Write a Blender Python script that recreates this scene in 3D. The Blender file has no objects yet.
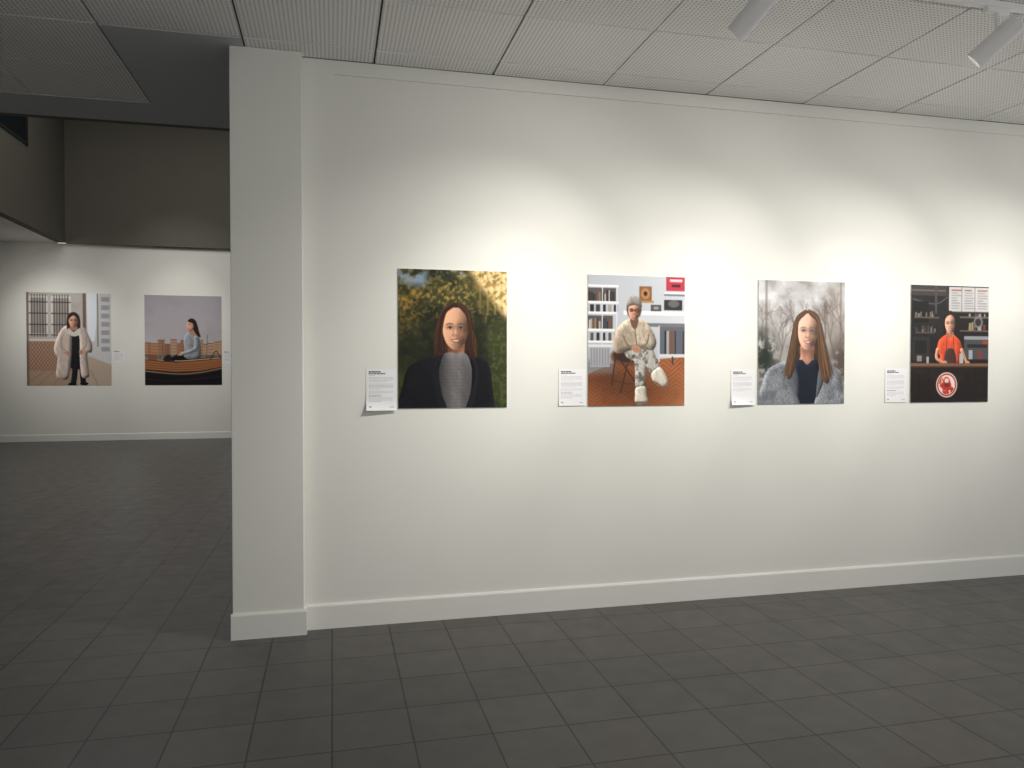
import bpy, math, numpy as np
from mathutils import Vector
rng=np.random.RandomState(7)
S=bpy.context.scene
S.view_settings.view_transform='Standard'
S.view_settings.look='None'

# ------------------------------------------------------------ painter
def sm(t): return t*t*(3-2*t)
def vnoise(h,w,cy,cx,seed):
    r=np.random.RandomState(seed).rand(int(cy)+3,int(cx)+3)
    y=np.linspace(0,cy,h); x=np.linspace(0,cx,w)
    yi=y.astype(int); xi=x.astype(int); fy=sm(y-yi)[:,None]; fx=sm(x-xi)[None,:]
    a=r[yi][:,xi]; b=r[yi][:,xi+1]; c=r[yi+1][:,xi]; d=r[yi+1][:,xi+1]
    return (a*(1-fx)+b*fx)*(1-fy)+(c*(1-fx)+d*fx)*fy
def fbm(h,w,cells,seed,octv=5,ax=1.0):
    o=np.zeros((h,w)); amp=1; tot=0
    for k in range(octv):
        o+=amp*vnoise(h,w,cells*2**k*h/w*1.0,cells*ax*2**k,seed+k*13); tot+=amp; amp*=.6
    return o/tot
def catmull(p,n=8,closed=True):
    p=np.array(p,float); N=len(p); out=[]
    rngi=range(N) if closed else range(N-1)
    for i in rngi:
        if closed: a,b,c,d=p[i-1],p[i],p[(i+1)%N],p[(i+2)%N]
        else: a,b,c,d=p[max(i-1,0)],p[i],p[i+1],p[min(i+2,N-1)]
        for k in range(n):
            t=k/n
            out.append(.5*((2*b)+(-a+c)*t+(2*a-5*b+4*c-d)*t*t+(-a+3*b-3*c+d)*t**3))
    if not closed: out.append(p[-1])
    return np.array(out)
def blur(m,k):
    k=int(k)
    if k<1: return m
    for ax in (0,1):
        for _ in range(2):
            pad=[(0,0)]*m.ndim; pad[ax]=(k+1,k)
            q=np.pad(m,pad,mode='edge').cumsum(axis=ax)
            n=m.shape[ax]
            if ax==0: m=(q[2*k+1:2*k+1+n]-q[:n])/(2*k+1)
            else: m=(q[:,2*k+1:2*k+1+n]-q[:,:n])/(2*k+1)
    return m
class Cv:
    # canvas with 0..100 coordinates in both directions, v measured from the top
    def __init__(s,w,h,col):
        s.w,s.h=w,h
        s.a=np.ones((h,w,3))*np.array(col,float)/255
        s.U,s.V=np.meshgrid((np.arange(w)+.5)/w*100,(np.arange(h)+.5)/h*100)
        s.fold=None; s.lx=-.6
    def over(s,m,col):
        m=np.clip(m,0,1)[...,None]; s.a=s.a*(1-m)+np.array(col,float)/255*m
    def mul(s,m,f):
        m=np.clip(m,0,1)[...,None]; s.a=s.a*(1-m)+s.a*np.array(f,float)*m
    def form(s,m,k=16,st=.9):
        h=blur(m,k); gy,gx=np.gradient(h); L=(gx*s.lx*-1-gy*-.6)*k*2.0
        L=np.clip(L,-1,1)
        f=1+st*np.where(L<0,L*.75,L*.45)
        if s.fold is None: s.fold=blur(fbm(s.h,s.w,7,321,4,1.6),1)
        fy,fx=np.gradient(s.fold); F=np.clip((fx-fy*.5)*14,-1,1)
        f=f*(1+.26*F); m=np.clip(m,0,1)
        s.a*=(1+(f-1)*m)[...,None]
    def body(s,m,col,k=16,st=.9):
        s.over(m,col); s.form(m,k,st)
    def pmask(s,pts,smooth=True,soft=0):
        p=catmull(pts) if smooth else np.array(pts,float)
        m=np.zeros((s.h,s.w))
        x0,x1=p[:,0].min(),p[:,0].max(); y0,y1=p[:,1].min(),p[:,1].max()
        c0=max(0,int(x0/100*s.w)-1); c1=min(s.w,int(x1/100*s.w)+2)
        r0=max(0,int(y0/100*s.h)-1); r1=min(s.h,int(y1/100*s.h)+2)
        if c1<=c0 or r1<=r0: return m
        U=s.U[r0:r1,c0:c1]; V=s.V[r0:r1,c0:c1]; ins=np.zeros(U.shape,bool)
        n=len(p)
        for i in range(n):
            xa,ya=p[i]; xb,yb=p[(i+1)%n]
            if ya==yb: continue
            cond=((ya>V)!=(yb>V))
            ins^=cond&(U<(xb-xa)*(V-ya)/(yb-ya)+xa)
        m[r0:r1,c0:c1]=ins
        return blur(m,soft)
    def poly(s,pts,col,smooth=True,soft=1,al=1): s.over(s.pmask(pts,smooth,soft)*al,col)
    def rect(s,x0,y0,x1,y1,col,soft=0,al=1):
        if soft: s.poly([(x0,y0),(x1,y0),(x1,y1),(x0,y1)],col,False,soft,al); return
        c0,c1=[int(np.clip(round(v/100*s.w),0,s.w)) for v in(x0,x1)]; r0,r1=[int(np.clip(round(v/100*s.h),0,s.h)) for v in(y0,y1)]
        if c1>c0 and r1>r0: s.a[r0:r1,c0:c1]=s.a[r0:r1,c0:c1]*(1-al)+np.array(col,float)/255*al
    def emask(s,cx,cy,rx,ry,soft=.1,rot=0):
        a=math.radians(rot); asp=s.h/s.w
        dx=(s.U-cx); dy=(s.V-cy)*asp
        X=(dx*math.cos(a)+dy*math.sin(a))/rx; Y=(-dx*math.sin(a)+dy*math.cos(a))/(ry*asp)
        r=np.sqrt(X*X+Y*Y)
        return np.clip((1+soft-r)/(2*soft),0,1)
    def ell(s,cx,cy,rx,ry,col,soft=.1,rot=0,al=1): s.over(s.emask(cx,cy,rx,ry,soft,rot)*al,col)
    def line(s,pts,wd,col,smooth=True,al=1,w2=None,soft=0):
        p=catmull(pts,6,False) if smooth and len(pts)>2 else np.array(pts,float)
        asp=s.h/s.w; n=len(p)-1; pd=max(wd,w2 or 0)/2+.6
        c0=max(0,int((p[:,0].min()-pd)/100*s.w)); c1=min(s.w,int((p[:,0].max()+pd)/100*s.w)+2)
        r0=max(0,int((p[:,1].min()-pd)/100*s.h)); r1=min(s.h,int((p[:,1].max()+pd)/100*s.h)+2)
        if c1<=c0 or r1<=r0: return np.zeros((s.h,s.w))
        U=s.U[r0:r1,c0:c1]; V=s.V[r0:r1,c0:c1]*asp; q=np.zeros(U.shape)
        for i in range(n):
            wa=wd if w2 is None else wd+(w2-wd)*i/n
            xa,ya=p[i]; xb,yb=p[i+1]; ya*=asp; yb*=asp
            L=(xb-xa)**2+(yb-ya)**2+1e-9
            t=np.clip(((U-xa)*(xb-xa)+(V-ya)*(yb-ya))/L,0,1)
            q=np.maximum(q,np.clip((wa/2+.15-np.hypot(U-xa-t*(xb-xa),V-ya-t*(yb-ya)))/.3,0,1))
        m=np.zeros((s.h,s.w)); m[r0:r1,c0:c1]=q
        if soft: m=blur(m,soft)
        m=m*al; s.over(m,col); return m
    def limb(s,pts,wd,col,w2=None,k=7):
        m=s.line(pts,wd,col,w2=w2); s.form(m,k,.9)
    def locks(s,inner,outer,cols,n=34,seed=1,al=.75):
        rr=np.random.RandomState(seed); a=np.array(inner,float); b=np.array(outer,float)
        for k in range(n):
            t=rr.uniform(-.02,1.06); p=a*(1-t)+b*t
            p[2:]+=rr.randn(len(p)-2,2)*np.array([.7,.4]); p[-1]+=rr.randn(2)*np.array([.8,1.6])
            c=np.array(cols[rr.randint(len(cols))],float)*rr.uniform(.75,1.15)
            s.line([tuple(q) for q in p],rr.uniform(.6,1.4),np.minimum(c,255),True,al*rr.uniform(.5,1),w2=.4)
    def face(s,cx,cy,rx,ry,skin,lip=(168,88,80),tilt=0,shade=1,brow=(80,55,40),eye=(50,38,30),glasses=False):
        skin=np.array(skin,float); ca,sa=math.cos(math.radians(tilt)),math.sin(math.radians(tilt))
        asp=s.h/s.w
        def T(x,y):
            X=x*rx; Y=y*ry*asp
            return (cx+X*ca-Y*sa, cy+(X*sa+Y*ca)/asp)
        half=[(0,-1),(.55,-.92),(.9,-.55),(.97,-.05),(.88,.38),(.66,.72),(.3,.96)]
        out=[T(x,y) for x,y in half]+[T(0,1.01)]+[T(-x,y) for x,y in half[::-1][:-1]]
        M=s.pmask(out,True,1); s.over(M,skin*.97)
        h=blur(M,rx/100*s.w*.55); gy,gx=np.gradient(h); L=np.clip((gx*shade-gy*-.4)*rx/100*s.w*1.3,-1,1)
        s.a*=(1+np.where(L<0,L*.6,L*.2)*M)[...,None]
        s.over(s.emask(*T(.1*shade,-.5),rx*.55,ry*.25,.9,tilt)*M*.4,np.minimum(skin*1.15,250))
        for sx in(-1,1):
            s.over(s.emask(*T(sx*.48,.28),rx*.26,ry*.15,.9,tilt)*M*.4,np.minimum(skin*np.array([1.12,.98,.95]),250))
            s.ell(*T(sx*.4,-.08),rx*.3,ry*.12,skin*.6,.8,tilt,.75)
            s.ell(*T(sx*.4,-.03),rx*.17,ry*.045,(205,192,184),.3,tilt,.8)
            s.ell(*T(sx*.4,-.03),rx*.085,ry*.058,eye,.3,tilt)
            s.line([T(sx*.6,-.02),T(sx*.4,-.09),T(sx*.22,-.02)],rx*.06,(55,38,32),al=.85)
            s.line([T(sx*.66,-.18),T(sx*.45,-.24),T(sx*.2,-.2)],rx*.075,brow,al=.75)
            s.line([T(sx*.24,.32),T(sx*.4,.45),T(sx*.44,.58)],rx*.05,skin*.72,al=.55,soft=1)
        s.line([T(.1*-shade,-.08),T(-.15*shade,.24)],rx*.14,skin*.78,al=.5,soft=2)
        s.ell(*T(0,.32),rx*.2,ry*.055,skin*.6,.7,tilt,.8)
        s.ell(*T(.0,.2),rx*.09,ry*.15,np.minimum(skin*1.14,250),.8,tilt,.6)
        s.poly([T(-.34,.52),T(-.12,.51),T(0,.53),T(.12,.51),T(.34,.52),T(.2,.65),T(0,.69),T(-.2,.65)],lip,True,1)
        s.poly([T(-.23,.55),T(0,.565),T(.23,.55),T(.12,.61),T(-.12,.61)],(226,212,204),True,0)
        s.ell(*T(0,.79),rx*.25,ry*.05,skin*.76,.8,tilt,.6)
        if glasses:
            for sx in(-1,1):
                s.ell(*T(sx*.42,-.05),rx*.34,ry*.19,(35,30,30),.15,tilt)
                s.ell(*T(sx*.42,-.05),rx*.27,ry*.14,skin*.55,.2,tilt)
            s.line([T(-.15,-.07),T(.15,-.07)],rx*.1,(35,30,30))
    def strands(s,mask,seed,lo,hi,ax=60,cy=5,al=.5):
        n=vnoise(s.h,s.w,cy,ax,seed)
        s.over(mask*np.clip((n-.55)*4,0,1)*al,hi); s.over(mask*np.clip((.42-n)*4,0,1)*al,lo)
    def done(s,photo=True,gain=1.0):
        if photo:
            g=np.random.RandomState(1).randn(s.h,s.w,1)*.012
            s.a=s.a*gain+g
        a=s.a.reshape(s.h//2,2,s.w//2,2,3).mean((1,3))
        a=np.clip(a,0,1)
        return np.where(a<=.04045,a/12.92,((a+.055)/1.055)**2.4)

W,H=480,600
def paint_garden_portrait():
    c=Cv(W,H,(38,42,23)); c.lx=.6
    n=fbm(H,W,8,11,6); n2=fbm(H,W,24,31,5); n3=fbm(H,W,3,71,4); n4=fbm(H,W,40,131,3)
    c.over(np.clip((n3-.42)*5,0,1)*.8,(68,66,32))
    c.over(np.clip((n-.52)*7,0,1)*.85,(23,28,16))
    up=np.clip((60-c.V)/40,0,1)
    c.over(np.clip((n2-.52)*8,0,1)*.65*(.3+.7*up),(116,100,48))
    c.over(np.clip((n4-.58)*12,0,1)*.7*up*np.clip((n3-.35)*6,0,1),(200,164,88))
    L=np.clip((30-c.U)/8,0,1)*np.clip((15-c.V)/6,0,1)
    c.over(L*np.clip((n-.40)*8,0,1),(128,146,164))
    c.over(np.clip((64-c.U)/8,0,1)*np.clip((c.U-30)/8,0,1)*np.clip((7-c.V)/4,0,1)*np.clip((n2-.46)*8,0,1)*.8,(150,158,160))
    m=c.pmask([(66,-5),(105,-5),(105,34),(92,28),(82,18),(70,6)],True,10)
    c.over(m,(240,208,150))
    for x in(74,81,88,94): c.rect(x,-2,x+1.4,32,(190,150,96),1,.6)
    c.over(m*np.clip((n2-.5)*8,0,1)*.75,(140,108,52)); c.over(np.clip((c.U-60)/10,0,1)*np.clip((34-c.V)/8,0,1)*np.clip((n4-.56)*12,0,1)*.7,(96,88,40))
    c.over(np.clip((c.U-80)/8,0,1)*np.clip((c.V-32)/8,0,1)*.7,(48,58,28))
    c.over(np.clip((c.U-76)/8,0,1)*np.clip((c.V-38)/8,0,1)*np.clip((n4-.5)*9,0,1)*.55,(90,96,52))
    c.over(c.emask(8,26,12,16,.8)*np.clip((n4-.47)*8,0,1)*.8,(160,122,52))
    c.over(c.emask(24,46,16,18,.8)*.6,(24,28,17)); c.over(c.emask(74,46,8,16,.8)*.5,(28,34,18))
    c.a=blur(c.a,2)
    hair=[(52,24),(44,26),(38,33),(36,43),(34,52),(33,60),(38,64),(50,60),(63,66),(70,63),(70,54),(68,44),(66,34),(60,27)]
    hm=c.pmask(hair,True,2); c.over(hm,(36,22,16)); c.strands(hm,3,(24,15,11),(70,44,30),70,4,.6)
    m=c.pmask([(45,50),(59,50),(60,62),(62,66),(42,66),(45,60)],True,1); c.body(m,(150,100,76)); c.ell(52,55,9,4,(96,58,44),.8,0,.7)
    sw=[(40,62),(47,59.5),(52,60.5),(58,59.5),(64,63),(68,75),(67,105),(36,105),(36,75)]
    m=c.pmask(sw,True,1); c.body(m,(106,103,104)); k=(np.sin(c.U*3.2)>0)*(np.sin(c.V*2.6)>0)
    c.over(m*k*.25,(146,143,144)); c.over(m*c.emask(38,85,7,25,.8)*.6,(45,44,48)); c.over(m*c.emask(66,85,6,25,.8)*.5,(45,44,48))
    for q in ([(42,58),(34,61),(20,65),(9,71),(4,84),(1,105),(42,105),(39,88),(37,72)],
              [(63,58),(70,60),(79,64),(84,71),(86,84),(87,105),(62,105),(66,88),(67,72)]):
        m=c.pmask(q,True,1); c.over(m,(15,16,21)); c.over(m*np.clip((n-.5)*5,0,1)*.2,(40,42,52)); c.form(m,10,2.0)
    c.poly([(40,62),(35,68),(34,78),(39,90),(42,103),(38,103),(33,84),(31,72),(34,64)],(24,25,32)); c.poly([(64,62),(69,68),(70,78),(66,90),(63,103),(66,103),(72,84),(73,72),(69,64)],(26,27,34))
    c.face(51.8,42.3,12.2,15.2,(208,158,126),shade=1,lip=(160,84,76))
    cl=[(52,32,22),(70,42,28),(38,24,18),(100,62,40)]
    f=[(53,24),(44,26),(38,34),(35.5,47),(34,60),(39,62),(39.8,52),(39.6,42),(42.5,32),(49,27.5)]
    m=c.pmask(f,True,2); c.over(m,(48,29,20)); c.form(m,10,.8)
    f=[(51,24),(60,26),(66,34),(68,46),(71,61),(66,64),(64,53),(64.4,43),(61.5,33),(55,27)]
    m=c.pmask(f,True,2); c.over(m,(56,34,23)); c.form(m,10,.8)
    c.locks([(50,26),(43.2,31),(39.8,42),(39.8,52),(40.2,61)],[(50,23.5),(39,30),(34.5,42),(32.5,53),(33,62)],cl,40,1)
    c.locks([(54,26),(61,31.4),(64.3,42),(64,53),(65,63)],[(54,23.5),(64,29),(69,42),(71.5,53),(72,62)],cl+[(124,78,50)],44,2)
    return c.done()

def paint_studio_portrait():
    c=Cv(W,H,(190,194,200))
    c.over(np.clip((60-c.U)/60,0,1)*.4,(140,142,148)); c.over(np.clip((c.V-40)/40,0,1)*.3,(130,128,130))
    fl=c.pmask([(-2,76),(26,67),(102,62),(102,102),(-2,102)],False,1)
    c.over(fl,(150,88,52))
    y=(c.V-58)*(1+ (c.V-58)*.004); bnd=np.floor(c.U/9+y/30); sgn=np.where(bnd%2==0,1,-1)
    st=np.sin((y*1.5+sgn*c.U*1.1)*1.1); c.over(fl*np.clip(st*2,0,1)*.35,(184,120,74)); c.over(fl*np.clip(-st*5-4.2,0,1)*.6,(90,50,32))
    c.over(fl*np.clip((fbm(H,W,6,61,4)-.45)*5,0,1)*.3,(104,58,36)); c.over(fl*np.clip((c.V-70)/30,0,1)*np.clip((c.U-60)/40,0,1)*.35,(204,142,96))
    c.over(fl*c.emask(45,88,34,12,.8)*.5,(56,30,20)); c.over(fl*c.emask(20,78,26,8,.8)*.5,(64,34,22))
    c.over(np.clip((c.V-63)/4,0,1)*np.clip((30-c.U)/6,0,1)*np.clip((77-c.V)/4,0,1)*.7,(110,106,106))
    rr=np.random.RandomState(4)
    for y0,y1,x1 in((10,20,29),(31,41,25)):
        c.rect(0,y0,x1,y1,(80,76,76))
        x=0
        while x<x1-2:
            w=rr.uniform(.8,2.6); hh=rr.uniform(.1,.45)
            col=[(166,156,142),(50,44,44),(110,76,60),(186,182,178),(56,62,76),(140,118,86),(30,30,32)][rr.randint(7)]
            c.rect(x,y0+(y1-y0)*hh,x+w,y1,col); x+=w+.2
        c.rect(0,y1,x1+2,y1+1.8,(222,222,224))
    for x in range(2,27,6): c.rect(x,22.6,x+4,28,[(36,34,36),(150,144,136),(60,56,58)][rr.randint(3)]); c.rect(x+.6,44,x+3.6,50,[(44,42,44),(166,160,152),(80,76,74)][rr.randint(3)])
    c.rect(0,28,29,29.6,(222,222,224)); c.rect(0,50,25,51.6,(222,222,224)); c.rect(28.4,8,29.8,53,(206,206,210)); c.rect(14,8,15,53,(206,206,210))
    c.rect(0,7.6,31,9.2,(226,226,228))
    c.rect(0,53,25,55,(206,206,208)); c.rect(2,55,22,70,(158,158,162))
    for k in range(7): c.rect(3+k*2.8,56,4.2+k*2.8,69,(128,128,134))
    c.rect(52,8,65,19,(132,90,56),0); c.ell(58.5,13.6,4.6,4.2,(176,126,80)); c.ell(58.5,13.6,2,1.8,(50,30,20)); c.rect(50,19,67,20.6,(170,128,88))
    c.rect(80,-1,101,11,(182,50,66)); c.rect(84,2,97,4,(226,200,200)); c.rect(86,6,95,8,(70,20,28))
    c.rect(78,12,101,13.5,(216,216,218)); c.rect(78,13.5,101,15,(120,120,124))
    c.rect(78,18,97,26,(44,42,46)); c.ell(88,21,6,2.8,(96,94,96)); c.rect(64,22,75,27,(84,80,78)); c.rect(67,23.5,72,25.5,(150,148,146))
    c.rect(36,27,101,30,(238,238,240)); c.rect(42,30,101,37,(200,202,208)); c.rect(42,36.2,101,39,(112,112,118))
    c.rect(73,39,101,62,(96,96,102)); x=75
    while x<100:
        w=rr.uniform(.6,1.8); c.rect(x,42,x+w,60,[(168,166,162),(50,50,56),(110,80,62),(86,98,112),(120,74,64),(34,34,36)][rr.randint(6)]); x+=w+.3
    c.rect(73,60,101,62.5,(206,206,208)); c.rect(72,38,73.6,66,(196,196,200)); c.rect(86,62,88,68,(60,56,56))
    c.a=blur(c.a,1)
    ring=(84,54,36)
    th=np.linspace(math.pi*.95,2.25*math.pi,14)
    c.line([(47+20*math.cos(t),52+19*math.sin(t)*.9) for t in th],2.0,ring)
    c.ell(42,62,19,7.5,(98,64,42)); c.ell(42,61,16,5.5,(54,36,28))
    for xx in np.linspace(29,60,8): c.line([(44,66),(xx,44)],.6,(104,72,48))
    for a,b in(((28,62),(24,84)),((40,68),(33,90)),((54,66),(56,86)),((34,66),(50,84))): c.line([a,b],1.5,(64,40,28))
    c.line([(25,80),(40,83),(55,82)],1.2,(74,46,32))
    nz=fbm(H,W,30,91,3)
    for q in ([(42,53),(56,50),(63,55),(61,66),(59,78),(58,87),(49,87),(48,76),(47,66),(40,62)],
              [(38,55),(54,50),(64,53),(70,63),(74,72),(66,77),(60,70),(52,64),(40,63)]):
        m=c.pmask(q,True,1); c.over(m,(180,176,168)); c.over(m*np.clip((nz-.48)*10,0,1)*.55,(118,112,106)); c.over(m*np.clip((nz-.6)*12,0,1)*.6,(66,62,60)); c.form(m,9,1.1)
    m=c.pmask([(49,86),(58,85),(60,92),(61,97),(53,99),(48,97),(48,91)],True,1); c.body(m,(200,192,178),7); c.rect(48,96.5,61,98.4,(110,100,90),1)
    m=c.pmask([(65,75),(73,70),(79,75),(82,82),(78,85),(71,82),(66,80)],True,1); c.body(m,(206,198,184),7); c.line([(68,82),(75,85),(82,84)],1.2,(118,106,96))
    j=[(43,33),(35,36),(28,43),(25,52),(28,59),(36,59),(44,57),(56,56),(66,57),(70,51),(66,42),(58,35),(51,33)]
    m=c.pmask(j,True,1); c.over(m,(188,174,154)); c.over(m*np.clip((nz-.46)*6,0,1)*.5,(146,128,108)); c.over(m*c.emask(32,53,10,10,.8)*.4,(100,84,72)); c.form(m,14,1.1)
    c.line([(48,36),(48,44),(50,54)],1,(104,86,70),soft=1); c.line([(36,46),(40,53),(48,55)],1.2,(112,94,78),soft=1); c.line([(62,45),(60,52),(53,55)],1.2,(112,94,78),soft=1)
    c.poly([(43,33),(51,33),(50,39),(47,41),(44,38)],(104,78,66))
    c.ell(49,56,5,2.4,(186,134,108),.2,12)
    for k in range(4): c.line([(46+k*1.6,55.5),(47+k*1.9,58.8)],.9,(166,114,90))
    c.ell(46.8,26,7.6,7.5,(76,54,40))
    c.face(46.8,27,6.2,7,(198,148,120),tilt=4,glasses=True,brow=(70,50,40))
    m=c.pmask([(39.5,23.4),(40,19),(43,16),(48,15.4),(53,17.5),(54.6,22),(54,23.4),(47,22)],True,1); c.body(m,(142,136,130),8); c.line([(39.5,23.6),(47,22),(54.5,23.6)],1.1,(84,80,78))
    return c.done()

def paint_coat_portrait():
    c=Cv(W,H,(190,188,188))
    n=fbm(H,W,6,5,5); n2=fbm(H,W,22,15,4)
    c.over(np.clip((c.V-15)/60,0,1)*.6,(128,120,114))
    c.over(np.clip((n-.5)*4,0,1)*.5,(112,104,98)); c.over(np.clip((.46-n)*6,0,1)*.7*np.clip((60-c.V)/30,0,1),(224,222,222))
    rr=np.random.RandomState(9)
    def branch(x,y,a,l,w,d):
        if d==0: return
        x2=x+math.cos(a)*l; y2=y-math.sin(a)*l*.8
        c.line([(x,y),(x2,y2)],w,(92,80,74),False,.5)
        for k in range(2+(d>2)): branch(x2,y2,a+rr.uniform(-.75,.75),l*rr.uniform(.6,.85),w*.65,d-1)
    for x,y in((22,70),(6,60),(88,62),(72,60),(100,50),(40,60)): branch(x,y,math.pi/2+rr.uniform(-.3,.3),19,1.8,5)
    c.over(c.emask(6,62,14,18,.6)*np.clip((n2-.35)*6,0,1),(40,48,40)); c.over(c.emask(97,66,12,18,.6)*np.clip((n2-.3)*6,0,1)*.8,(66,54,46))
    c.over(c.emask(88,30,14,20,.8)*.4,(120,106,94)); c.rect(8,0,10.5,55,(84,78,72),2,.5); c.rect(94,0,96,60,(96,88,80),2,.5)
    c.a=blur(c.a,2)
    hb=[(56,24),(47,27),(42,36),(40,48),(36,60),(32,72),(36,80),(50,78),(64,82),(80,80),(82,70),(77,58),(73,45),(70,33),(64,26)]
    m=c.pmask(hb,True,2); c.over(m,(70,50,38)); c.strands(m,8,(46,32,26),(112,84,62),60,3,.7)
    m=c.pmask([(49,52),(63,52),(64,64),(68,70),(44,70),(48,62)],True,1); c.body(m,(176,128,108)); c.ell(56,56,8,3.5,(120,80,66),.8,0,.7)
    m=c.pmask([(44,66),(50,64),(56,68),(63,64),(70,68),(72,105),(38,105),(40,80)],True,1); c.body(m,(24,28,42),14,1.4)
    tw=np.random.RandomState(2).rand(H//2,W//2).repeat(2,0).repeat(2,1)
    for q in ([(44,60),(36,63),(22,67),(10,73),(4,85),(0,105),(46,105),(42,88),(41,74)],
              [(69,60),(76,63),(86,68),(94,75),(98,88),(100,105),(66,105),(69,88),(71,76)]):
        m=c.pmask(q,True,1); c.over(m,(118,121,126)); c.over(m*(tw>.5)*.45,(184,188,192)); c.over(m*(tw<.25)*.55,(62,66,74))
        c.over(m*np.clip((n-.5)*6,0,1)*.3,(60,62,70)); c.form(m,14,1.2)
    m=c.pmask([(44,62),(36,70),(37,82),(45,94),(46,80),(43,70)],True,1); c.body(m,(84,88,94),8); m=c.pmask([(69,62),(76,70),(75,82),(67,95),(68,80),(70,70)],True,1); c.body(m,(88,92,98),8)
    c.face(56.5,41,11.8,14.8,(218,174,152),tilt=2,lip=(184,98,94),brow=(120,88,64),eye=(70,80,90))
    cl=[(92,66,48),(116,84,60),(68,48,36),(146,110,80)]
    f=[(56,24),(47,27),(42,38),(39,50),(34,62),(31,74),(36,80),(42,70),(44.4,57),(43.8,45),(46,33.4),(53,27.6)]
    m=c.pmask(f,True,2); c.over(m,(84,60,44)); c.form(m,9,.8)
    f=[(56,24),(65,27),(71,35),(74,47),(78,60),(83,72),(81,83),(74,80),(69,66),(68.2,56),(69,44),(66.6,33.4),(59,27.6)]
    m=c.pmask(f,True,2); c.over(m,(90,64,46)); c.form(m,9,.8)
    c.locks([(55,26),(46.4,32.4),(44,45),(43.6,58),(40,74)],[(54,23.5),(43,30),(38,46),(33,62),(29,78)],cl,44,3)
    c.locks([(58,26),(66.6,32.4),(69,45),(68.6,58),(73,78)],[(58,23.5),(69,29),(75,45),(81,62),(86,78)],cl,50,4)
    return c.done()

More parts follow.
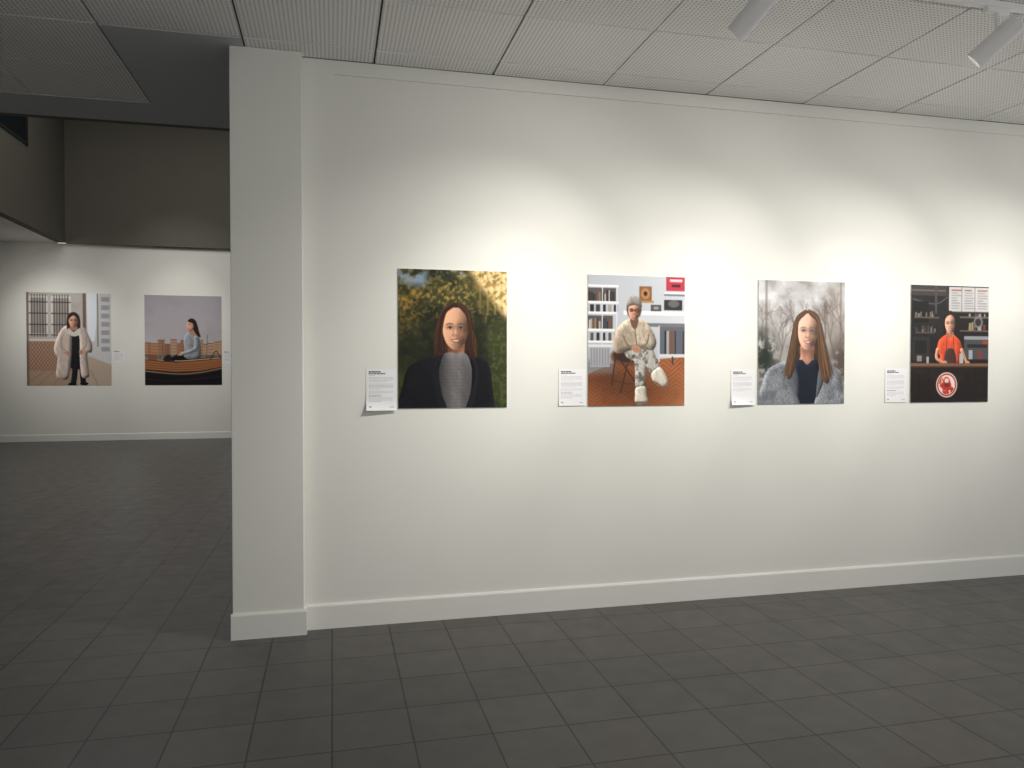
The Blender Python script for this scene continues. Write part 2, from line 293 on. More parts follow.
def paint_cafe_portrait():
    c=Cv(W,H,(30,28,30))
    n=fbm(H,W,8,44,5); c.over(np.clip((n-.5)*5,0,1)*.4,(50,47,48))
    c.rect(-1,-1,46,9,(62,56,55)); c.rect(0,4,44,5.2,(104,98,95)); c.line([(2,12),(30,16),(46,10)],1.6,(80,74,70)); c.rect(30,0,33,24,(72,67,66))
    c.rect(3,14,22,32,(20,20,22)); c.rect(4,27,36,28.4,(92,78,68)); c.rect(6,40,30,41.2,(84,74,66))
    c.rect(48,1,100,22,(196,194,193))
    rr=np.random.RandomState(6)
    for col in range(3):
        for k in range(8):
            x=51+col*17; c.rect(x,3.4+k*2.2,x+rr.uniform(7,14),4.3+k*2.2,(150,147,147) if k else (150,80,72))
    c.rect(48,22,100,23.2,(70,66,65)); c.rect(64,1,64.8,22,(120,118,118)); c.rect(81,1,81.8,22,(120,118,118))
    c.rect(62,26,101,27.6,(104,90,78)); c.rect(62,38,101,39.2,(104,90,78))
    for k in range(20):
        x=rr.uniform(63,98); b=38 if k%2 else 26.2; y=b-rr.uniform(2,7)
        if b<30: y=max(y,23.6)
        c.rect(x,y,x+rr.uniform(1.5,3.5),b,[(156,152,146),(110,56,46),(80,76,74),(160,140,100),(62,74,68)][rr.randint(5)])
    for k in range(9):
        x=rr.uniform(4,30); c.rect(x,21+rr.uniform(0,4),x+2.2,27,[(130,126,122),(96,48,40),(110,96,82)][rr.randint(3)])
    for k in range(10):
        x=rr.uniform(5,30); c.rect(x,34+rr.uniform(0,4),x+2,40,[(110,106,102),(80,60,50),(60,60,64)][rr.randint(3)])
    c.ell(86,31,6,5,(130,128,127),.2); c.ell(86,31,4,3.3,(46,44,44),.2)
    c.rect(68,44,101,63,(72,72,76)); c.rect(68,43,101,46,(146,146,150)); c.rect(72,50,98,53,(36,36,40)); c.rect(74,55,79,63,(160,160,163)); c.rect(86,55,91,63,(120,58,48)); c.rect(92,47,99,50,(160,60,50))
    c.rect(2,44,24,64,(46,43,43)); c.rect(5,47,20,58,(28,28,30)); c.rect(8,60,14,65,(130,126,122))
    c.a=blur(c.a,1)
    m=c.pmask([(49,22),(43,25),(41,33),(42,42),(47,44),(56,43),(58,34),(56,26)],True,1); c.over(m,(38,24,19))
    c.poly([(46,38),(53,38),(54,45),(45,45)],(160,110,88))
    q=[(45,42),(40,44),(35,48),(33,56),(37,60),(38,67),(62,67),(63,60),(66,56),(63,48),(58,44),(54,42),(50,45)]
    m=c.pmask(q,True,1); c.over(m,(214,82,50)); c.over(m*np.clip((n-.48)*6,0,1)*.35,(170,56,34)); c.form(m,12,1.0)
    m=c.pmask([(45,55),(55,55),(57,68),(43,68)],True,1); c.body(m,(72,46,44),8); c.line([(45,55),(46,43)],.7,(72,46,44)); c.line([(55,55),(54,43)],.7,(72,46,44))
    c.limb([(34,55),(33,62),(41,66)],4.2,(200,146,118),w2=3); c.limb([(65,55),(69,62),(72,66)],4.2,(200,146,118),w2=3)
    c.ell(43,66,3.2,1.8,(202,148,120)); c.ell(72.5,66,3,1.8,(202,148,120))
    for k in range(4): c.line([(42+k,66),(44.5+k*1.2,67.6)],.8,(184,130,104)); c.line([(71+k,66),(72+k*1.1,67.8)],.8,(184,130,104))
    c.face(49.3,32.5,6.6,8.7,(216,166,140),tilt=-4,lip=(172,80,76))
    m=c.pmask([(49,21.5),(44,24),(41.8,31),(42.6,34),(44,28),(50,25),(55.6,28),(57,33),(57.8,28),(54,23)],True,1); c.over(m,(46,30,24))
    c.rect(-1,66.5,101,70,(124,88,66),1); c.rect(-1,69,101,70.6,(60,42,34)); c.rect(-1,70.4,101,101,(30,23,22))
    for k in range(9): c.rect(k*12-1,71,k*12-.3,101,(18,13,13))
    c.over(np.clip((c.V-70)/2,0,1)*np.clip((n-.5)*5,0,1)*.3,(60,45,38))
    ax=W/H
    c.ell(46,85,13.5,13.5*ax,(214,208,202),.03); c.ell(46,85,12.3,12.3*ax,(186,58,42),.03); c.ell(46,85,10.6,10.6*ax,(224,214,206),.03)
    nl=fbm(H,W,14,99,3); c.over(c.emask(46,85,10,10*ax,.05)*np.clip((nl-.46)*9,0,1),(176,46,34))
    c.poly([(40,88),(42,81),(46,78),(50,81),(52,88),(46,90)],(188,52,38)); c.ell(46,81.5,2.6,2.2,(226,206,190))
    c.ell(46,85,3.5,2,(80,30,24),.3,0,.6)
    c.rect(62,58,67,66.5,(176,172,168)); c.rect(20,61,23,66.5,(160,156,152))
    return c.done()

def paint_street_portrait():
    c=Cv(W,H,(182,176,172))
    n=fbm(H,W,6,77,5)
    c.over(np.clip((n-.5)*4,0,1)*.35,(150,142,138))
    c.poly([(66,0),(100,0),(100,78),(66,66)],(196,194,196),False); c.poly([(70,0),(86,0),(80,52),(72,52)],(222,226,234),False)
    for y in range(4,60,9): c.rect(88,y,98,y+5,(150,152,158))
    c.rect(66,0,70,64,(110,92,82)); c.rect(83,0,84.5,58,(130,120,116))
    for x0,x1 in((3,25),(29,52)):
        c.rect(x0,4,x1,46,(214,210,204)); c.rect(x0+2,6,x1-2,44,(156,150,146))
        for x in np.arange(x0+3,x1-2,3.2): c.rect(x,2,x+.9,48,(62,54,52))
        for y in(10,22,34,45): c.rect(x0,y,x1,y+1,(62,54,52))
    c.rect(-1,52,66,84,(158,124,104)); k=(np.sin(c.U*1.6)*np.sin(c.V*1.3)); m=(c.U<66)*(c.V>52)*(c.V<84)
    c.over(m*np.clip(k*3,0,1)*.5,(112,80,66)); c.over(m*np.clip(-k*3-1,0,1)*.5,(204,184,166)); c.rect(-1,50,66,52.4,(210,202,194))
    c.rect(-1,84,101,101,(166,142,122)); c.poly([(66,66),(101,78),(101,101),(60,101),(60,84)],(180,162,146),False)
    for x in(-5,12,30,48,66,84): c.line([(x,101),(x*.6+25,84)],.6,(130,108,94),False)
    c.rect(0,0,3,101,(96,80,74),1,.7)
    c.a=blur(c.a,2)
    c.limb([(56,72),(56,86),(54,98)],6.5,(30,29,34)); c.limb([(64,72),(65,86),(66,97)],6.5,(26,25,30))
    c.ell(53,98.5,5,1.8,(20,18,20)); c.ell(67,98,5,1.8,(20,18,20))
    c.poly([(50,38),(62,38),(66,60),(66,80),(50,80),(49,60)],(26,26,32))
    for q in ([(50,34),(42,38),(36,47),(32,58),(33,66),(36,70),(34,86),(36,92),(48,92),(52,70),(53,50),(53,38)],
              [(60,34),(68,38),(73,46),(77,56),(76,64),(71,66),(73,86),(72,91),(64,90),(62,70),(62,50),(59,38)]):
        m=c.pmask(q,True,1); c.over(m,(196,180,172)); c.over(m*np.clip((n-.5)*6,0,1)*.35,(160,142,134)); c.form(m,10,1.2)
    c.line([(42,46),(40,58),(47,63)],1,(150,132,124),soft=1); c.line([(70,46),(70,56),(64,62)],1,(150,132,124),soft=1)
    c.ell(47,64.5,3.2,2,(198,148,124)); c.ell(64,63.5,3,2,(198,148,124))
    for k in range(4): c.line([(46+k,64),(48+k,67.4)],.8,(180,130,106)); c.line([(62+k,63),(62+k,66.4)],.8,(180,130,106))
    m=c.pmask([(55,21),(49,24),(47,31),(48,40),(54,42),(62,40),(63,31),(61,24)],True,1); c.over(m,(40,28,25))
    c.poly([(52,33),(58,33),(59,40),(51,40)],(170,120,98))
    c.face(55,30,5.8,7.4,(206,156,132)); c.poly([(55,20.6),(49,24),(48,32),(50,28),(55,24.4),(60,28),(62,32),(61,24)],(44,30,26))
    c.poly([(49,38),(55,42),(62,38),(63,44),(56,47),(49,44)],(206,200,196))
    return c.done()

def paint_boat_portrait():
    c=Cv(W,H,(160,154,162))
    n=fbm(H,W,3,55,4); c.over(np.clip((c.V)/55,0,1)*.8,(188,182,186)); c.over(np.clip((n-.5)*4,0,1)*.3,(146,142,150))
    rr=np.random.RandomState(12); x=-1
    while x<100:
        w=rr.uniform(4,9); t=rr.uniform(50,55); c.rect(x,t,x+w,68,[(166,118,90),(178,134,104),(144,102,80),(184,150,122),(156,112,88)][rr.randint(5)])
        for yy in np.arange(t+2,66,3.4):
            for xx in np.arange(x+1,x+w-1,2): c.rect(xx,yy,xx+.8,yy+1.5,(108,80,68))
        c.rect(x,t-1,x+w,t,(120,84,68)); x+=w
    c.rect(-1,66,101,73,(96,92,96)); c.over((c.V>66)*(c.V<73)*np.clip((fbm(H,W,30,3,2)-.5)*8,0,1)*.5,(150,142,140))
    c.line([(24,69),(22,50)],.7,(90,80,76)); c.line([(80,69),(81,44)],.7,(90,80,76))
    c.a=blur(c.a,2)
    c.poly([(-2,70),(40,72),(70,70),(102,68),(102,101),(-2,101)],(62,44,38),False)
    c.poly([(-2,72),(40,75),(70,73),(102,70),(102,79),(70,84),(40,85),(-2,82)],(156,100,64),False)
    for k,yy in enumerate((74.5,77,79.5)): c.line([(-2,yy),(40,yy+3),(70,yy+2),(102,yy-2)],.6,(110,68,44))
    c.line([(-2,70.6),(40,73),(70,71.5),(102,69)],1.3,(196,164,132))
    c.line([(-2,84),(40,87.5),(70,86),(102,80.5)],1.0,(160,138,120))
    c.poly([(-2,86),(40,89),(70,88),(102,83),(102,101),(-2,101)],(24,22,26),False)
    c.line([(-2,93),(40,95),(102,90)],.6,(56,50,50))
    c.rect(4,66,16,72,(130,84,60),1); c.line([(84,72),(92,62),(98,70)],1.2,(70,50,42))
    c.limb([(62,66),(46,67),(36,71)],8,(28,28,34),w2=5.5); c.limb([(60,69),(44,70),(30,71)],6.5,(22,22,28),w2=4.5)
    c.poly([(34,68),(30,66),(25,69),(24,72.5),(34,73)],(40,36,38))
    q=[(58,40),(52,44),(50,52),(51,60),(50,67),(56,71),(68,71),(72,66),(72,56),(70,47),(65,41)]
    m=c.pmask(q,True,1); c.over(m,(146,150,156)); c.over(m*np.clip((fbm(H,W,10,8,3)-.5)*6,0,1)*.4,(112,118,126)); c.form(m,12,1.1)
    c.limb([(66,47),(66,58),(56,63),(47,65)],6.5,(154,158,164),w2=4); c.line([(69,50),(69,60),(58,66)],.8,(104,110,118),soft=1)
    c.ell(45.5,65.4,2.8,1.6,(200,150,126))
    for k in range(4): c.line([(45-k*.3,64.6+k*.5),(42.2,65.2+k*.7)],.7,(190,138,114))
    c.poly([(58,36),(64,36),(65,43),(58,43)],(180,130,108))
    m=c.pmask([(56,28),(60,26),(65,28),(68,33),(70,40),(72,46),(68,45),(64,40),(59,33)],True,1); c.over(m,(42,30,27))
    m=c.pmask([(56,28.5),(54.4,32),(53.2,34.4),(54.8,35.2),(54.8,37.6),(57,39.6),(61,38.6),(63.4,35),(63,30),(60,28)],True,0); c.body(m,(206,156,132),6)
    c.ell(56.7,32.6,.7,.5,(40,28,26)); c.line([(55.4,31.2),(57.8,31)],.6,(60,42,34)); c.line([(54.8,37),(57,37)],.6,(160,84,78)); c.ell(61.6,33.8,.9,1.1,(190,134,110))
    c.poly([(55.4,29),(58,26),(63,26),(67,30),(67,36),(64,37),(62,31.5),(59,30)],(42,30,27))
    return c.done()

def paint_label(seed,second):
    c=Cv(180,240,(228,228,230)); rr=np.random.RandomState(seed)
    def row(y,h,x1,col,wmin,wmax,gap):
        x=9
        while x<x1:
            w=rr.uniform(wmin,wmax); c.rect(x,y,min(x+w,x1),y+h,col); x+=w+gap
    row(6,2.6,48,(60,60,64),6,12,1.4); row(10.5,2.6,62,(60,60,64),6,12,1.4)
    c.rect(9,16,30,16.8,(150,150,154))
    y=21
    for para in(4,5,3):
        for k in range(para): row(y,1.0,88 if k<para-1 else rr.uniform(40,75),(168,168,172),3,9,1.6); y+=3.0
        y+=2.8
    if second:
        row(64,2,50,(110,110,114),5,9,1.4)
        for k in range(4): row(69+k*3,1.0,86 if k<3 else 50,(168,168,172),3,9,1.6)
    c.rect(9,89,18,92.6,(150,152,158)); c.rect(76,90,90,93,(180,182,185))
    return c.done(False)

# ------------------------------------------------------------ materials
def mat(name,col,rough=.6,spec=.3,metal=0):
    m=bpy.data.materials.new(name); m.use_nodes=True; b=m.node_tree.nodes['Principled BSDF']
    b.inputs['Base Color'].default_value=(*col,1); b.inputs['Roughness'].default_value=rough
    b.inputs['Specular IOR Level'].default_value=spec; b.inputs['Metallic'].default_value=metal
    return m
class NT:
    def __init__(s,m): s.t=m.node_tree; s.n=s.t.nodes; s.l=s.t.links
    def new(s,ty,**k):
        x=s.n.new(ty)
        for a,b in k.items(): setattr(x,a,b)
        return x
    def m(s,op,a,b=None,c=None):
        x=s.n.new('ShaderNodeMath'); x.operation=op
        for i,v in enumerate((a,b,c)):
            if v is None: continue
            if isinstance(v,(int,float)): x.inputs[i].default_value=v
            else: s.l.new(v,x.inputs[i])
        return x.outputs[0]
    def mix(s,f,a,b):
        x=s.n.new('ShaderNodeMix'); x.data_type='RGBA'
        for i,v in ((0,f),(6,a),(7,b)):
            if isinstance(v,tuple): x.inputs[i].default_value=(*v,1)
            elif isinstance(v,(int,float)): x.inputs[i].default_value=v
            else: s.l.new(v,x.inputs[i])
        return x.outputs[2]
def paint_wall_mat(name,col,var=.03,bump=.15,scale=2.0):
    m=mat(name,col,.75,.25); t=NT(m); b=t.n['Principled BSDF']
    co=t.new('ShaderNodeTexCoord').outputs['Object']
    n=t.new('ShaderNodeTexNoise'); n.inputs['Scale'].default_value=scale; n.inputs['Detail'].default_value=5; t.l.new(co,n.inputs['Vector'])
    t.l.new(t.mix(n.outputs[0],tuple(c*(1-var) for c in col),tuple(min(1,c*(1+var)) for c in col)),b.inputs['Base Color'])
    n2=t.new('ShaderNodeTexNoise'); n2.inputs['Scale'].default_value=180; n2.inputs['Detail'].default_value=3; t.l.new(co,n2.inputs['Vector'])
    bp=t.new('ShaderNodeBump'); bp.inputs['Strength'].default_value=bump; bp.inputs['Distance'].default_value=.001
    t.l.new(n2.outputs[0],bp.inputs['Height']); t.l.new(bp.outputs[0],b.inputs['Normal'])
    return m
M_wall=paint_wall_mat('white_wall_paint',(.73,.728,.68))
M_trim=paint_wall_mat('white_trim_paint',(.73,.728,.69),.02,.05)
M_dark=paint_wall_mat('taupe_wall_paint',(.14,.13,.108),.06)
M_dark2=paint_wall_mat('darker_taupe_wall_paint',(.11,.102,.085),.06)  # same taupe hue in a darker tone, for the left upper wall
M_soffit=paint_wall_mat('soffit_grey_paint',(.52,.54,.55),.03)
M_black=mat('black_metal',(.02,.02,.02),.5)
M_fix=mat('white_powder_coat',(.82,.82,.82),.4,.4)
M_gap=mat('ceiling_void',(.05,.05,.05),.9)

def floor_material():
    m=mat('dark_ceramic_tile',(.09,.087,.084),.45,.45); t=NT(m); b=t.n['Principled BSDF']
    co=t.new('ShaderNodeTexCoord').outputs['Object']; sp=t.new('ShaderNodeSeparateXYZ'); t.l.new(co,sp.inputs[0])
    T=.345; X=t.m('DIVIDE',t.m('SUBTRACT',sp.outputs[0],.337),T); Y=t.m('DIVIDE',t.m('SUBTRACT',sp.outputs[1],-.88),T)
    def edge(v):
        f=t.m('FRACT',v); return t.m('MINIMUM',f,t.m('SUBTRACT',1.0,f))
    e=t.m('MINIMUM',edge(X),edge(Y))
    g=t.m('LESS_THAN',e,.0125)
    cb=t.new('ShaderNodeCombineXYZ'); t.l.new(t.m('FLOOR',X),cb.inputs[0]); t.l.new(t.m('FLOOR',Y),cb.inputs[1])
    wn=t.new('ShaderNodeTexWhiteNoise'); t.l.new(cb.outputs[0],wn.inputs['Vector'])
    n=t.new('ShaderNodeTexNoise'); n.inputs['Scale'].default_value=7; n.inputs['Detail'].default_value=6; t.l.new(co,n.inputs['Vector'])
    base=t.mix(wn.outputs['Value'],(.074,.069,.065),(.094,.088,.083))
    base=t.mix(t.m('MULTIPLY',n.outputs[0],.5),base,(.058,.054,.051))
    t.l.new(t.mix(g,base,(.013,.012,.012)),b.inputs['Base Color'])
    t.l.new(t.m('ADD',t.m('MULTIPLY',n.outputs[0],.2),.30),b.inputs['Roughness'])
    bp=t.new('ShaderNodeBump'); bp.inputs['Strength'].default_value=.6; bp.inputs['Distance'].default_value=.004
    n3=t.new('ShaderNodeTexNoise'); n3.inputs['Scale'].default_value=60; t.l.new(co,n3.inputs['Vector'])
    t.l.new(t.m('ADD',t.m('MULTIPLY',g,-1.0),t.m('MULTIPLY',n3.outputs[0],.12)),bp.inputs['Height']); t.l.new(bp.outputs[0],b.inputs['Normal'])
    return m
def tile_material():
    m=mat('perforated_ceiling_tile',(.6,.59,.57),.8,.2); t=NT(m); b=t.n['Principled BSDF']
    co=t.new('ShaderNodeTexCoord').outputs['Object']; sp=t.new('ShaderNodeSeparateXYZ'); t.l.new(co,sp.inputs[0])
    P=.0235
    def c(v): return t.m('SUBTRACT',t.m('FRACT',t.m('DIVIDE',v,P)),.5)
    x=c(sp.outputs[0]); y=c(sp.outputs[1])
    r=t.m('SQRT',t.m('ADD',t.m('MULTIPLY',x,x),t.m('MULTIPLY',y,y)))
    d=t.m('LESS_THAN',r,.24)
    n=t.new('ShaderNodeTexNoise'); n.inputs['Scale'].default_value=1.3; t.l.new(co,n.inputs['Vector'])
    base=t.mix(n.outputs[0],(.87,.855,.84),(.94,.93,.915))
    t.l.new(t.mix(t.m('MULTIPLY',d,.65),base,(.14,.14,.14)),b.inputs['Base Color'])
    return m
M_floor=floor_material(); M_tile=tile_material()
M_print=mat('satin_photo_paper',(.5,.5,.5),.5,.2); t=NT(M_print)
at=t.new('ShaderNodeAttribute',attribute_name='Paint'); t.l.new(at.outputs['Color'],t.n['Principled BSDF'].inputs['Base Color'])
M_lens=mat('lamp_lens',(1,.95,.85),.3); b=M_lens.node_tree.nodes['Principled BSDF']; b.inputs['Emission Color'].default_value=(1,.93,.82,1); b.inputs['Emission Strength'].default_value=3
M_glass=mat('dark_window_glass',(.008,.012,.014),.3,.1)

# ------------------------------------------------------------ geometry helpers
def link(o,parent=None):
    S.collection.objects.link(o)
    if parent: o.parent=parent
    return o
def boxes(name,bs,m,parent=None,bevel=0):
    v=[];f=[]
    for (x0,y0,z0,x1,y1,z1) in bs:
        k=len(v)
        v+=[(x0,y0,z0),(x1,y0,z0),(x1,y1,z0),(x0,y1,z0),(x0,y0,z1),(x1,y0,z1),(x1,y1,z1),(x0,y1,z1)]
        f+=[tuple(k+i for i in q) for q in((3,2,1,0),(4,5,6,7),(0,1,5,4),(1,2,6,5),(2,3,7,6),(3,0,4,7))]
    me=bpy.data.meshes.new(name); me.from_pydata(v,[],f); me.materials.append(m)
    o=link(bpy.data.objects.new(name,me),parent)
    if bevel:
        q=o.modifiers.new('bevel','BEVEL'); q.width=bevel; q.segments=2
    return o
def profile_x(name,prof,x0,x1,m,parent=None):
    import bmesh
    n=len(prof); v=[(x0,y,z) for y,z in prof]+[(x1,y,z) for y,z in prof]
    f=[(i,(i+1)%n,n+(i+1)%n,n+i) for i in range(n)]+[tuple(range(n))[::-1],tuple(range(n,2*n))]
    me=bpy.data.meshes.new(name); me.from_pydata(v,[],f); me.materials.append(m)
    bm=bmesh.new(); bm.from_mesh(me); bmesh.ops.recalc_face_normals(bm,faces=bm.faces); bm.to_mesh(me); bm.free()
    return link(bpy.data.objects.new(name,me),parent)
def lathe(name,prof,m,parent,seg=40):
    v=[];f=[]
    for r,z in prof:
        for k in range(seg):
            a=2*math.pi*k/seg; v.append((r*math.cos(a),r*math.sin(a),z))
    for i in range(len(prof)-1):
        for k in range(seg):
            f.append((i*seg+k,i*seg+(k+1)%seg,(i+1)*seg+(k+1)%seg,(i+1)*seg+k))
    me=bpy.data.meshes.new(name); me.from_pydata(v,[],f); me.materials.append(m)
    for p in me.polygons: p.use_smooth=True
    o=link(bpy.data.objects.new(name,me),parent)
    e=o.modifiers.new('split','EDGE_SPLIT'); e.split_angle=math.radians(35)
    return o
def sheet(name,x0,x1,z0,z1,y,img,back=True,curl=None):
    ny,nx,_=img.shape
    xs=np.linspace(x0,x1,nx); zs=np.linspace(z1,z0,ny)
    X,Z=np.meshgrid(xs,zs); Y=np.full_like(X,y)
    if curl:
        s_=(X-x0)/(x1-x0); t_=(z1-Z)/(z1-z0)
        Y-=curl[0]*np.clip((t_-.72)/.28,0,1)**2*(1-s_*.6)+curl[1]*np.clip((t_-.3)/.7,0,1)**2
    v=np.stack([X,Y,Z],-1).reshape(-1,3)
    idx=np.arange(nx*ny).reshape(ny,nx)
    f=np.stack([idx[1:,:-1],idx[1:,1:],idx[:-1,1:],idx[:-1,:-1]],-1).reshape(-1,4)
    col=np.concatenate([img.reshape(-1,3),np.ones((nx*ny,1))],1)
    vl=v.tolist(); fl=f.tolist()
    if back:
        k=len(vl); a=y+.0004; b=y+.005
        vl+=[(x0,a,z0),(x1,a,z0),(x1,b,z0),(x0,b,z0),(x0,a,z1),(x1,a,z1),(x1,b,z1),(x0,b,z1)]
        fl+=[tuple(k+i for i in q) for q in((3,2,1,0),(4,5,6,7),(0,1,5,4),(1,2,6,5),(2,3,7,6),(3,0,4,7))]
        col=np.concatenate([col,np.tile([[.75,.75,.74,1]],(8,1))],0)
    cx,cz=(x0+x1)/2,(z0+z1)/2
    vl=[(p[0]-cx,p[1]-y,p[2]-cz) for p in vl]
    me=bpy.data.meshes.new(name); me.from_pydata(vl,[],fl)
    ca=me.color_attributes.new('Paint','FLOAT_COLOR','POINT'); ca.data.foreach_set('color',col.astype(np.float32).ravel())
    me.materials.append(M_print)
    o=link(bpy.data.objects.new(name,me)); o.location=(cx,y,cz)
    return o

# ------------------------------------------------------------ room shell
CZ=3.515; XL,XR=-9.0,7.5; YB=14.22; YR=-6.2; HZ=8.2
boxes('floor',[(XL,YR,-.1,XR,YB,0)],M_floor)
boxes('wall_front',[(-.30,0,0,XR,.22,CZ)],M_wall)
boxes('wall_pillar',[(-.583,-.08,0,-.173,.22,CZ)],M_wall,bevel=.003)
bh=.154
def skirt(y): return [(y,0),(y-.016,0),(y-.016,bh-.012),(y-.010,bh),(y,bh)]
profile_x('baseboard_front',skirt(0),-.157,XR,M_trim)
bb=profile_x('baseboard_pillar',skirt(-.08),-.592,-.157,M_trim)
boxes('baseboard_pillar_return',[(-.173,-.08,0,-.157,0,bh-.006)],M_trim,bb)
profile_x('trim_1',[(0,3.425),(-.007,3.427),(-.007,3.435),(0,3.437)],.02,XR,M_trim)
profile_x('baseboard_back',skirt(YB),XL,XR,M_trim)
boxes('wall_back',[(XL,YB,0,XR,YB+.2,4.5)],M_wall)
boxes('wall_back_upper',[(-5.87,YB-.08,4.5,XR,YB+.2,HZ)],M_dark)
boxes('wall_left',[(XL-.2,YR,0,XL,YB,4.6)],M_wall)
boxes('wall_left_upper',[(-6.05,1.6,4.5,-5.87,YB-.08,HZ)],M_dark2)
boxes('wall_right',[(XR,.22,0,XR+.2,YB,HZ)],M_wall)
boxes('rear_light_blocker',[(XL,YR-.2,0,-3.6,YR,CZ)],M_wall)  # unseen partial wall, added behind the camera to keep the left ceiling darker
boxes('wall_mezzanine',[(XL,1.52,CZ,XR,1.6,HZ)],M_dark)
fr=boxes('window_1',[(-5.90,9.2,6.12,-5.866,11.95,7.1)],M_glass)
boxes('window_frame',[(-5.88,9.15,6.06,-5.85,12.0,6.12),(-5.88,9.15,7.1,-5.85,12.0,7.16),(-5.88,11.95,6.06,-5.85,12.0,7.16),(-5.88,9.15,6.06,-5.85,9.2,7.16)],M_black,fr)
ceil=boxes('ceiling',[(XL,YR,CZ+.02,XR,1.52,CZ+.12)],M_gap)
boxes('ceiling_upper',[(-5.87,1.6,HZ,XR,YB+.2,HZ+.1)],M_dark)
boxes('ceiling_lower_left',[(XL,1.6,4.5,-6.05,YB,4.6)],M_tile)
TX,TY=.757,.63; g=.006
vv=[]; ff=[]
for i in range(-13,10):
    for j in range(-11,3):
        x0=.26+i*TX; y0=-.2+j*TY
        x1=x0+TX; y1=y0+TY
        if -1.3<x0<-.6 and y0>-.3: continue
        if y0>.9: continue
        if x1<XL or x0>XR or y1<YR: continue
        if x0>-.6:
            if y0>.1: continue
            y1=min(y1,0.0)
        x0=max(x0,XL);x1=min(x1,XR); y0=max(y0,YR)
        dz=rng.uniform(0,.003,4)
        a=[(x0+g,y0+g),(x1-g,y0+g),(x1-g,y1-g),(x0+g,y1-g)]
        k=len(vv)
        vv+=[(px,py,CZ+dz[q]) for q,(px,py) in enumerate(a)]+[(px,py,CZ+.019) for px,py in a]
        ff+=[tuple(k+q for q in r) for r in((3,2,1,0),(0,1,5,4),(1,2,6,5),(2,3,7,6),(3,0,4,7))]
me=bpy.data.meshes.new('ceiling_tiles'); me.from_pydata(vv,[],ff); me.materials.append(M_tile)
link(bpy.data.objects.new('ceiling_tiles',me),ceil)
boxes('ceiling_soffit',[(-1.248,-.196,CZ-.004,-.503,1.06,CZ+.019),(XL,1.064,CZ-.004,-.503,1.52,CZ+.019),(-.503,.22,CZ-.004,XR,1.52,CZ+.019)],M_soffit,ceil)

# ------------------------------------------------------------ prints and labels
Zb,Zt=1.363,2.247
cs=[.757,2.021,3.295,4.572]; fs=[paint_garden_portrait,paint_studio_portrait,paint_coat_portrait,paint_cafe_portrait]
for cx,f in zip(cs,fs): sheet('photo_print',cx-.3525,cx+.3525,Zb,Zt,-.0055,f())
sheet('large_photo_print',-6.70,-4.96,1.27,3.38,YB-.0055,paint_street_portrait())
sheet('large_photo_print',-4.25,-2.56,1.27,3.375,YB-.0055,paint_boat_portrait())
for k,(x0,x1,z0,z1,cu) in enumerate([(.205,.395,1.352,1.613,(.022,.006)),(1.464,1.652,1.368,1.613,(.002,.002)),(2.733,2.917,1.36,1.61,(.014,.004)),(4.0,4.19,1.366,1.618,(0,.002))]):
    sheet('wall_label',x0,x1,z0,z1,-.002,paint_label(k+1,k!=2),False,cu)
sheet('large_wall_label',-4.93,-4.68,1.78,2.08,YB-.002,paint_label(8,True),False,(0,0))
sheet('large_wall_label',-2.53,-2.28,1.78,2.08,YB-.002,paint_label(9,True),False,(0,0))

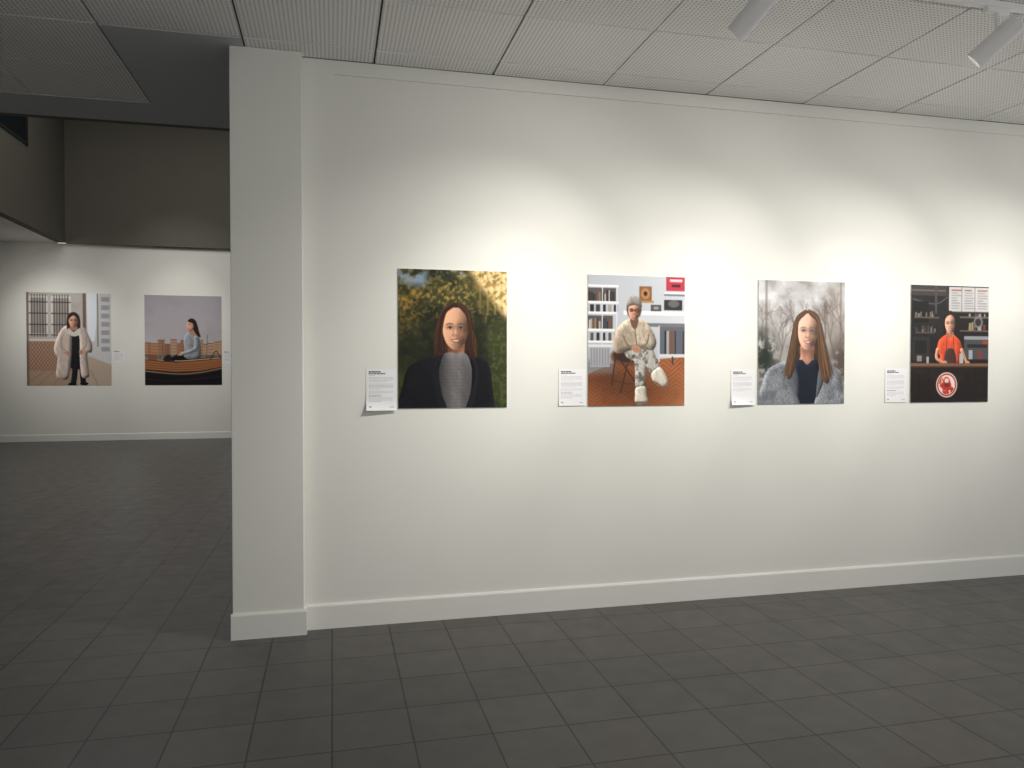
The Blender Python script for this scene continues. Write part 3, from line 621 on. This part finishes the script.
# ------------------------------------------------------------ track lighting
def track(x0,x1,y,z):
    boxes('ceiling_light_track',[(x0,y-.018,z-.032,x1,y+.018,z)],M_fix,bevel=.003)
def spot(pos,target,beams,ceil_z,scale=1,col=(1,.97,.91)):
    e=bpy.data.objects.new('track_spotlight',None); e.location=pos; e.empty_display_size=.1; link(e)
    d=(Vector(target)-Vector(pos)).normalized(); q=d.to_track_quat('Z','Y')
    s=scale
    h=lathe('housing',[(0,-.125*s),(.044*s,-.125*s),(.05*s,-.118*s),(.05*s,.125*s),(.045*s,.125*s),(.04*s,.04*s),(.0,.04*s)],M_fix,e)
    h.rotation_mode='QUATERNION'; h.rotation_quaternion=q
    l=lathe('lens',[(0,.043*s),(.038*s,.043*s)],M_lens,e); l.rotation_mode='QUATERNION'; l.rotation_quaternion=q
    top=ceil_z-.032-pos[2]
    lathe('stem',[(0,top),(.011,top),(.011,.0),(0,.0)],M_fix,e,20)
    boxes('adapter',[(-.07,-.017,top-.03,.07,.017,top)],M_fix,e,.003)
    for power,angle in beams:
        L=bpy.data.lights.new('lamp','SPOT'); L.energy=power; L.color=col; L.spot_size=math.radians(angle); L.spot_blend=1.0; L.shadow_soft_size=.04
        lo=link(bpy.data.objects.new('lamp',L),e); lo.location=d*(.135*s); lo.rotation_mode='QUATERNION'; lo.rotation_quaternion=d.to_track_quat('-Z','Y')
track(1.3,7.3,-1.55,CZ)
for px,tx in((1.96,.82),(3.36,2.08),(4.63,3.33),(5.9,4.6)):
    spot((px,-1.55,3.31),(tx,0,1.70),((95,44),(100,72),(32,130)),CZ)
track(-4.4,-1.5,10.2,HZ)
spot((-3.4,10.2,HZ-.25),(-3.4,YB,2.3),((550,26),(420,46)),HZ,1.2)
track(-7.6,-6.2,11.4,4.5)
spot((-6.6,11.4,4.28),(-5.95,YB,2.4),((150,60),(70,100)),4.5,1.0)
e=bpy.data.objects.new('ceiling_downlight',None); e.location=(-6.75,12.8,4.5); link(e)
lathe('ring',[(.0,-.01),(.09,-.01),(.12,-.03),(.13,-.0),(.13,0)],M_fix,e)
# added area light to fill the hall; no skylight exists there
A=bpy.data.lights.new('hall_fill_light','AREA'); A.shape='RECTANGLE'; A.size=9; A.size_y=9; A.energy=380; A.color=(1,.98,.95)
ao=link(bpy.data.objects.new('hall_fill_light',A)); ao.location=(-1,7.5,HZ-.05)

w=bpy.data.worlds.new('World'); S.world=w; w.use_nodes=True
w.node_tree.nodes['Background'].inputs[0].default_value=(1,.99,.97,1); w.node_tree.nodes['Background'].inputs[1].default_value=.80

cam=bpy.data.cameras.new('camera'); co=link(bpy.data.objects.new('camera',cam)); S.camera=co
cam.sensor_width=36; cam.lens=750/1024*36
co.location=(0,-4.783,1.6)
co.rotation_euler=(math.radians(90-.993),0,-math.radians(13.464))
